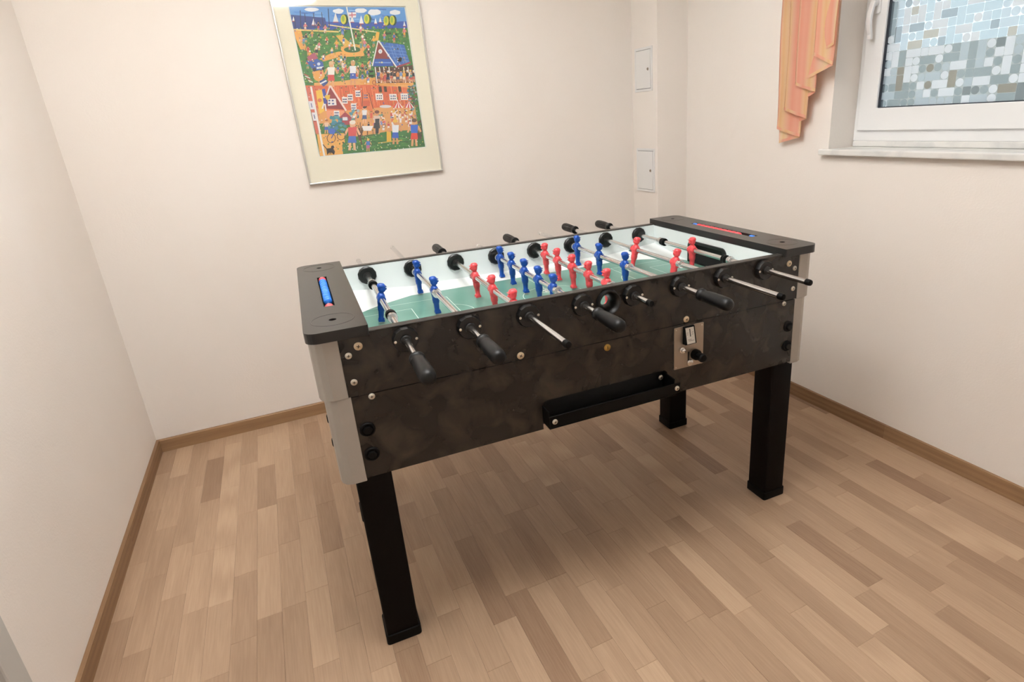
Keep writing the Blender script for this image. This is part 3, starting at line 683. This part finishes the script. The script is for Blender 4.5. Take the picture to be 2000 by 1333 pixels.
# lower cabinet
nl = rect(-.664, .664, ZBOT, ZS - .0015)
tray = [(-.664, ZBOT), (-.205, ZBOT), (-.205, .590), (-.201, .600), (-.192, .606), (.178, .606), (.187, .600), (.190, .590), (.190, ZBOT), (.664, ZBOT), (.664, ZS - .0025), (-.664, ZS - .0025)]
tp_(MB().box(-.66, .66, .0095, .02, ZS - .004, ZS + .001), 'panel_gap', MT['dark'])
tp_(plate(tray, [], .0065, .028, 'y', MT['slate'], 'lower_side_panel'), 'lower_side_panel')
tp_(MB().box(-.664, .664, .712, .7315, ZBOT, ZS - .0015), 'lower_side_panel', MT['slate'])
tp_(MB().box(-.69, .69, .03, .712, ZBOT + .002, ZBOT + .012), 'cabinet_floor', MT['black'])
tp_(MB().box(-.69, .69, .03, .712, .744, .748), 'ball_deck', MT['black'])
# corner posts: silver, with a broad chamfer; upper ones stand a little proud of the lower ones
def post(xo, xi_, yo, depth, ch, z0, z1, sx, sy):
    pts = [(xi_, 0), (xo - ch, 0), (xo - ch * .45, ch * .22), (xo - ch * .1, ch * .75), (xo, ch * 1.25), (xo, depth), (xi_, depth)]
    P = [(sx * a, (yo + b) if sy < 0 else (yo - b)) for a, b in pts]
    return MB().prism(P, z0, z1, 'z')
for sx in (-1, 1):
    for sy in (-1, 1):
        tp_(post(.7275, .6675, Yn - .003 if sy < 0 else Yf_ + .003, .075, .028, ZS - .001, .8815, sx, sy), 'corner_post', MT['post'], bevel=.002)
        tp_(post(.7195, .6625, .0055 if sy < 0 else .7345, .07, .026, ZBOT - .008, ZS - .001, sx, sy), 'corner_post', MT['post'], bevel=.002)
# end caps with score slot, beads
for s in (-1, 1):
    out = rrect(X0, .7315, -.007, .748, [.004, .028, .028, .004], 7)
    holes = [rect(.6535, .6795, .203, .542), circ(.667, .680, .0075, 16), circ(.667, .080, .0085, 16)]
    if s < 0: out = [(-a, b) for a, b in out][::-1]; holes = [[(-a, b) for a, b in h][::-1] for h in holes]
    cap = tp_(plate(out, holes, .8795, .9035, 'z', MT['cap'], 'end_cap'), 'end_cap', bevel=.0035, seg=3)
    tp_(MB().box(min(s * .64, s * .695), max(s * .64, s * .695), .02, .72, .870, .8794), 'slot_backing', MT['dark'], cap)
    tp_(MB().box(min(s * .645, s * .69), max(s * .645, s * .69), .19, .555, .8797, .8803), 'slot_floor', MT['dark'], cap)
    tp_(MB().lathe([(.203, .003), (.542, .003)], 'y', (s * .6665, 0, .894), 10), 'score_rod', MT['chrome'], cap)
    for cy_ in (.680, .080):                        # faint raised oval round each screw hole
        el = MB(); n = 40; vs = []
        for k in range(n):
            t = 2 * PI * k / n
            for q, h in ((.043, 0), (.0445, .0006), (.046, 0)): vs.append((s * .667 + q * 1.05 * math.cos(t), cy_ + q * 1.05 * math.sin(t), .9034 + h))
        tp_(el.add(vs, [(3 * k + a, 3 * ((k + 1) % n) + a, 3 * ((k + 1) % n) + a + 1, 3 * k + a + 1) for k in range(n) for a in (0, 1)]), 'cap_ring', MT['cap'], cap)
    big, small = ('beadblue', 'beadred') if s < 0 else ('beadred', 'beadblue')
    bead = [(-.0115, .0060), (-.0095, .0092), (-.006, .0108), (.006, .0108), (.0095, .0092), (.0115, .0060)]
    bb = MB().lathe(bead, 'y', n=14).mesh('score_bead', [MT[big]]); bs = MB().lathe(bead, 'y', n=14).mesh('score_bead', [MT[small]])
    for i in range(12):
        y = .529 if i == 0 else (.2165 if i == 11 else .5045 - (i - 1) * .0243)
        link('score_bead', bs if i in (0, 11) else bb, cap, loc=(s * .6665, y, .8945), smooth=True)
# playing field: green sheet, white raised side strips and corner ramps, printed lines
ZF = .778
tp_(MB().box(-X0, X0, yn_in, yf_in, ZF - .012, ZF), 'playing_field', MT['field'])
ge0, ge1 = .108, .634
for ya, yb in ((yf_in, ge1), (yn_in, ge0)):
    tp_(MB().add([(-X0, yb, ZF + .0004), (X0, yb, ZF + .0004), (X0, ya, ZF + .012), (-X0, ya, ZF + .012), (-X0, ya, ZF), (X0, ya, ZF)], [(0, 1, 2, 3), (4, 5, 2, 3), (0, 4, 3), (1, 5, 2), (0, 1, 5, 4)]), 'side_ramp', MT['strip'])
for sx in (-1, 1):
    for sy in (-1, 1):
        n = 8; lo = []
        for k in range(n + 1):                     # curved foot of the ramp, from the end wall round to the side ramp
            t = k / n; px = X0 - .205 * t; py = .120 + .148 * (t ** .62)
            lo.append((px, py))
        vs = []
        for px, py in lo: vs.append((sx * px, CY + sy * py, ZF + .0006))
        for px, py in lo: vs.append((sx * px, CY + sy * (yf_in - CY - .0005), ZF + .0125 + .018 * (1 - (X0 - px) / .205)))
        m_ = len(lo)
        tp_(MB().add(vs, [(i, i + 1, m_ + i + 1, m_ + i) for i in range(m_ - 1)]), 'corner_ramp', MT['strip'], smooth=True)
ln = MB(); zl = ZF + .0003; lw = .0022
def seg(x0, y0, x1, y1, w=lw):
    dx, dy = x1 - x0, y1 - y0; l = math.hypot(dx, dy); nx, ny = -dy / l * w / 2, dx / l * w / 2
    ln.add([(x0 + nx, y0 + ny, zl), (x1 + nx, y1 + ny, zl), (x1 - nx, y1 - ny, zl), (x0 - nx, y0 - ny, zl)], [(0, 1, 2, 3)])
def arc(cx, cy, r, a0, a1, n=40, w=lw):
    for k in range(n):
        a, b = a0 + (a1 - a0) * k / n, a0 + (a1 - a0) * (k + 1) / n
        seg(cx + r * math.cos(a), cy + r * math.sin(a), cx + r * math.cos(b), cy + r * math.sin(b), w)
seg(0, ge0, 0, ge1); arc(0, CY, .098, 0, 2 * PI)
for s in (-1, 1):
    seg(s * .598, .550, s * .306, .550); seg(s * .306, .550, s * .306, .19); seg(s * .306, .19, s * .598, .19)
    seg(s * .598, .482, s * .432, .482); seg(s * .432, .482, s * .432, .258); seg(s * .432, .258, s * .598, .258)
    a = .95; arc(s * .362, CY, .098, PI / 2 - s * PI / 2 + PI - a, PI / 2 - s * PI / 2 + PI + a, 20)
# a small ball-and-star emblem printed on the centre spot
for k in range(5):
    t = 2 * PI * k / 5 + .3
    seg(.0 + .02 * math.cos(t), CY + .052 + .02 * math.sin(t), .0 + .02 * math.cos(t + 2 * PI * 2 / 5), CY + .052 + .02 * math.sin(t + 2 * PI * 2 / 5), .005)
arc(0, CY + .052, .026, 0, 2 * PI, 24, .003)
tp_(ln, 'field_markings', MT['line'])

# bearings in both long walls
def bearing_mesh():
    d = MB()
    n = 12
    d.lathe([(-.0065, .0275), (-.0065 - .001, .0275), (.0, .0300), (.0075, .0300)], 'y', n=n, phase=PI / 12)
    d.lathe([(-.012, .0112), (-.0105, .0128), (0, .0135), (.034, .0135), (.044, .0125), (.0445, .0110)], 'y', n=20)
    d.lathe([(.0300, .0300), (.0370, .0300), (.0400, .0265), (.0402, .022)], 'y', n=n, phase=PI / 12)
    return d.mesh('rod_bearing', [MT['black']])
bm0 = bearing_mesh()
bs0 = MB().lathe([(0, .0034), (-.0014, .0032), (-.0024, .0018)], 'y', n=10).mesh('bearing_screw', [MT['zinc']])
for i, xx in enumerate(XI):
    for side in (0, 1):
        if side == 0: loc = (xx, Yn - .0075 + .0, ZR); rot = (0, 0, 0)
        else: loc = (xx, Yf_ + .0075, ZR); rot = (0, 0, PI)
        b = tp_(bm0, 'rod_bearing', None, loc=loc, rot=rot, smooth=24)
        for q in (-.0238, .0238): link('bearing_screw', bs0, b, loc=(q, -.007, 0), smooth=True)
# players
def player_mesh(mname):
    d = MB(); n = 12
    # (z, half width along rod, half depth, x offset)
    R = [(-.0665, .0078, .0075, .001), (-.0655, .0088, .0090, .001), (-.058, .0085, .0088, .001), (-.055, .0072, .0070, 0), (-.045, .0080, .0076, 0), (-.036, .0086, .0082, 0),
         (-.034, .0104, .0096, 0), (-.024, .0112, .0104, 0), (-.0175, .0104, .0098, 0), (-.0165, .0112, .0104, 0), (-.008, .0122, .0112, 0), (.004, .0134, .0116, 0), (.0105, .0138, .0102, 0), (.0145, .0118, .0084, 0), (.0172, .0066, .0064, 0),
         (.0195, .0062, .0064, .0005), (.0215, .0086, .0086, .0012), (.0250, .0100, .0104, .0016), (.0300, .0106, .0112, .0012), (.0345, .0108, .0112, .0004), (.0358, .0114, .0116, -.0004), (.0400, .0106, .0108, -.0008), (.0435, .0078, .0082, -.001), (.0448, .004, .0045, -.001)]
    vs = []
    for z, wy, wx, xo in R:
        for k in range(n):
            t = 2 * PI * k / n; c, s = math.cos(t), math.sin(t)
            e = .75
            vs.append((xo + wx * math.copysign(abs(c) ** e, c), wy * math.copysign(abs(s) ** e, s), z))
    fs = [(i * n + k, i * n + (k + 1) % n, (i + 1) * n + (k + 1) % n, (i + 1) * n + k) for i in range(len(R) - 1) for k in range(n)]
    fs += [list(range(n))[::-1], [(len(R) - 1) * n + k for k in range(n)]]
    d.add(vs, fs)
    d.lathe([(.0110, .0034), (.0140, .0022), (.0150, .0008)], 'x', (.0005, 0, .0283), 8)          # nose
    d.box(.0108, .0134, -.0085, .0085, .0350, .0366)                                             # hair line / brow
    for s in (-1, 1):
        d.box(-.0022, .0022, min(s * .0100, s * .0116), max(s * .0100, s * .0116), .0258, .0312)            # ears
        d.prism([(-.0045, .0120), (.0045, .0120), (.0060, -.002), (.0060, -.0130), (-.002, -.0140), (-.0045, -.002)], s * .0112, s * .0150, 'y')   # arms held to the body
        d.box(-.0074, .0092, min(s * .0010, s * .0088), max(s * .0010, s * .0088), -.0668, -.0610)   # boots
    d.lathe([(-.0158, .0116), (.0158, .0116)], 'y', n=16)                                          # boss gripping the rod
    return d.mesh('player', [MT[mname]])
PM = {'blue': player_mesh('blue'), 'red': player_mesh('red')}
def grip_mesh(flip=1):
    d = MB(); n = 32
    prof = [(0, .0098), (0, .0150), (.002, .0168), (.009, .0168), (.011, .0150), (.020, .0140), (.026, .0148), (.034, .0158), (.060, .0168), (.090, .0172), (.104, .0170), (.113, .0158), (.1195, .0128), (.1225, .008), (.123, .003)]
    def rad(t, h, r):
        if .022 < h < .100: return r - .0022 * max(0, math.cos(8 * t)) ** 2
        return r
    d.lathe([(-h * flip, r) for h, r in prof], 'y', n=n, rad=rad)
    return d.mesh('grip', [MT['grip']])
GM = {1: grip_mesh(1), -1: grip_mesh(-1)}
ring_s = MB().lathe([(-.009, .0085), (-.009, .0125), (-.006, .0136), (-.002, .0128), (.002, .0136), (.006, .0126), (.009, .0115), (.009, .0085)], 'y', n=18).mesh('collar', [MT['chrome']])
bump_m = MB().lathe([(-.008, .0085), (-.008, .0128), (-.0065, .0142), (-.002, .0142), (.001, .0128), (.005, .0142), (.008, .0135), (.008, .0085)], 'y', n=18).mesh('bumper', [MT['rubber']])
plug_m = MB().lathe([(-.0105, .0045), (-.0095, .0078), (-.006, .0088), (.006, .0088), (.006, .004)], 'y', n=16).mesh('end_plug', [MT['rubber']])
plug_g = MB().lathe([(-.0105, .0045), (-.0095, .0078), (-.006, .0082), (.006, .0082), (.006, .004)], 'y', n=16).mesh('end_plug', [mat('plug_grey', '#b9b4ac', rough=.4)])
# rod data: colour, players' y, tilt of players (deg), near end, far end, grip side
RODS = [('blue', [.386], -9, -.255, .966), ('blue', [.6266, .3709], 0, -.232, 1.130), ('red', [.4627, .2821, .1015], 2, -.228, 1.028), ('blue', [.662, .5422, .4216, .3019, .1875], 0, -.205, .925),
        ('red', [.6056, .4978, .3787, .2615, .1450], 1, -.083, 1.04), ('blue', [.6564, .4802, .300], 0, -.215, 1.009), ('red', [.486, .2384], -13, -.224, 1.106), ('red', [.3537], 0, -.168, 1.071)]
for i, (c, ys, tilt, yn, yf) in enumerate(RODS):
    near_grip = c == 'blue'
    r0, r1 = (yn + .010, yf) if near_grip else (yn, yf - .010)
    rod = tp_(MB().lathe([(r0, .008), (r1, .008)], 'y', n=18), 'rod', MT['chrome'], loc=(XI[i], 0, ZR), smooth=True)
    for y in ys:
        link('player', PM[c], rod, loc=(0, y, 0), rot=(0, math.radians(-tilt), 0 if c == 'blue' else PI), smooth=True)
        if c == 'red' and tilt: rod.children[-1].rotation_euler = (0, math.radians(tilt), PI)
    if len(ys) == 1:
        for s in (-1, 1):
            link('bumper', bump_m, rod, loc=(0, ys[0] + s * .176, 0), smooth=True); link('collar', ring_s, rod, loc=(0, ys[0] + s * .200, 0), smooth=True)
    else:
        link('collar', ring_s, rod, loc=(0, max(ys) + .0255, 0), smooth=True); link('collar', ring_s, rod, loc=(0, min(ys) - .0255, 0), smooth=True)
    if near_grip:
        link('grip', GM[1], rod, loc=(0, yn + .123, 0), smooth=True); link('end_plug', plug_g, rod, loc=(0, yf, 0), rot=(0, 0, PI), smooth=True)
    else:
        link('grip', GM[-1], rod, loc=(0, yf - .123, 0), smooth=True); link('end_plug', plug_m, rod, loc=(0, yn, 0), smooth=True)
# ball inlet funnel
fun = MB(); n = 32
prof = [(.0040, .0255), (-.0035, .0275), (-.0055, .0305), (-.0045, .0335), (Yn + .0005 - .006, .0350), (.0062, .0350)]
prof = [(.032, .0130), (.022, .0140), (.004, .0230), (-.004, .0275), (-.0065, .0305), (-.0055, .0335), (.0062, .0352), (.0062, .0262), (.032, .0245), (.032, .0130)]
vs = []
for h, r in prof:
    for k in range(n): vs.append((.002 + r * math.cos(2 * PI * k / n), h, .8440 + r * math.sin(2 * PI * k / n)))
fun.add(vs, [(a * n + k, a * n + (k + 1) % n, (a + 1) * n + (k + 1) % n, (a + 1) * n + k) for a in range(len(prof) - 1) for k in range(n)])
tp_(fun, 'ball_inlet', MT['black'], smooth=True)
# screws, caps, lock on the near side
def screw_mesh(r, m):
    d = MB().lathe([(.001, r), (-.0012, r), (-.0026, r * .82), (-.0034, r * .45)], 'y', n=18)
    d.box(-r * .42, r * .42, -.0037, -.003, -r * .09, r * .09, 1); d.box(-r * .09, r * .09, -.0037, -.003, -r * .42, r * .42, 1)
    return d.mesh('screw', [m, MT['dark']])
s_big, s_mid = screw_mesh(.0095, MT['zinc']), screw_mesh(.0075, MT['zinc'])
wz = screw_mesh(.0095, mat('warm_zinc', '#d2c1a6', rough=.3, metal=.8))
for s in (-1, 1):
    for xx, zz, me in ((.6273, .8543, wz), (.651, .8363, s_mid), (.650, .7718, s_mid)): tp_(me, 'screw', None, loc=(s * xx, Yn - .0005, zz), rot=(0, random.uniform(0, 1.5), 0), smooth=True)
    tp_(s_mid, 'screw', None, loc=(s * .6184, .006, .7283), smooth=True)
    tp_(wz, 'screw', None, loc=(s * .252, Yn - .0005, .7480), rot=(0, .5, 0), smooth=True)
hx = MB().lathe([(.002, .0178), (-.003, .0178), (-.0052, .0160), (-.0055, .0135), (-.0035, .0120), (-.0035, .010)], 'y', n=24)
hx.lathe([(-.003, .0112), (-.0085, .0106), (-.0100, .0085)], 'y', n=6)
hxm = hx.mesh('bolt_cap', [MT['rubber']])
for s in (-1, 1):
    for zz in (.6492, .5838):
        tp_(hxm, 'bolt_cap', None, loc=(s * .641, .006, zz), smooth=True)
        for yy in (.112, .628): tp_(hxm, 'bolt_cap', None, loc=(s * .7135, yy, zz), rot=(0, 0, PI / 2 * (1 if s > 0 else -1)), smooth=True)
lk = MB().lathe([(.002, .0098), (-.0015, .0098), (-.0025, .0085)], 'y', n=20); lk.box(-.001, .001, -.0029, -.002, -.0045, .0045, 1)
tp_(lk.mesh('cabinet_lock', [MT['brass'], MT['dark']]), 'cabinet_lock', None, loc=(-.0045, .006, .7165), smooth=True)
# ball return tray
tr_ = MB()
tr_.box(-.205, .190, .028, .15, ZBOT + .004, .612)           # dark recess behind the opening
tp_(tr_, 'tray_recess', MT['dark'])
ty = MB()
ty.box(-.203, .206, -.036, -.032, .546, .578); ty.box(-.203, -.199, -.034, .03, .540, .592); ty.box(.186, .190, -.034, .03, .540, .592)
ty.box(-.203, .190, -.034, .04, .540, .545); ty.box(.186, .206, -.036, .008, .546, .566)
tro = tp_(ty, 'ball_tray', MT['rubber'], bevel=.003)
for xx, yy, zz in ((-.188, -.0365, .5615), (.193, -.0365, .5625), (.170, .012, .583)): link('screw', s_mid, tro, loc=(xx, yy, zz), smooth=True)
# coin mechanism
cp = tp_(plate(rrect(.2105, .3125, .5995, .7285, .0015, 2), [], .0035, .0066, 'y', MT['steel'], 'coin_plate'), 'coin_plate', bevel=.0005)
blk = MB(); xa, xb = .2385, .2770
blk.add([(xa, .004, .729), (xb, .004, .729), (xb, .004, .674), (xa, .004, .674), (xa, -.002, .727), (xb, -.002, .727), (xb, -.0135, .676), (xa, -.0135, .676)], [(0, 1, 2, 3), (4, 5, 6, 7), (0, 1, 5, 4), (1, 2, 6, 5), (2, 3, 7, 6), (3, 0, 4, 7)])
cs = tp_(blk, 'coin_slot', MT['rubber'], cp, bevel=.002)
lab = MB()
def onf(u, v, e): z = .7245 - v * .046; return (xa + .005 + u * (xb - xa - .010), -.002 - (.727 - z) / .051 * .0115 - e, z)
def fq(u0, u1, v0, v1, e, mi): lab.add([onf(u0, v0, e), onf(u1, v0, e), onf(u1, v1, e), onf(u0, v1, e)], [(0, 1, 2, 3)], mi)
fq(0, 1, 0, 1, .0004, 0); fq(.44, .54, .08, .56, .0007, 1)
for a, b, c in ((.08, .3, .3), (.08, .25, .4), (.68, .9, .3), (.68, .86, .42), (.12, .6, .72), (.2, .85, .8)): fq(a, b, c, c + .03, .0007, 2)
o = tp_(lab.mesh('coin_label', [MT['label'], MT['dark'], mat('label_print', '#6f6258', rough=.5)]), 'coin_label', None, parent=cp)
tp_(MB().lathe([(.004, .0085), (-.004, .0085), (-.0045, .006), (-.012, .006), (-.013, .0045)], 'y', (.2335, 0, .6595), 18), 'coin_lock', MT['chrome'], cp, smooth=True)
tp_(MB().box(.2575, .2620, .0025, .0045, .618, .647), 'return_slot', MT['dark'], cp)
tp_(MB().lathe([(.004, .010), (0, .010), (-.001, .008)], 'y', (.2650, 0, .6125), 18), 'return_cup', MT['chrome'], cp, smooth=True)
tp_(MB().lathe([(.004, .016), (-.006, .0165), (-.010, .0150), (-.011, .009), (-.020, .008), (-.022, .0125), (-.034, .0135), (-.038, .0105)], 'y', (.2835, 0, .6345), 20), 'push_knob', MT['rubber'], cp, smooth=True)
for a, b in ((.217, .606), (.217, .7215), (.306, .7215), (.306, .606)): tp_(MB().lathe([(.004, .0022), (.0028, .002)], 'y', (a, 0, b), 8), 'rivet', MT['zinc'], cp, smooth=True)
# legs
lm = MB().prism(rrect(-.0425, .0425, -.0425, .0425, .006, 3), .018, ZBOT, 'z').mesh('leg', [MT['legm']])
fm = MB().prism(rrect(-.0462, .0462, -.0462, .0462, .008, 3), 0, .030, 'z').mesh('foot_cap', [MT['rubber']])
for sx in (-1, 1):
    for yy in (.0615, .6415):
        l = tp_(lm, 'leg', None, loc=(sx * .6465, yy, 0), smooth=True)
        link('foot_cap', fm, l, smooth=True, bevel=.002)
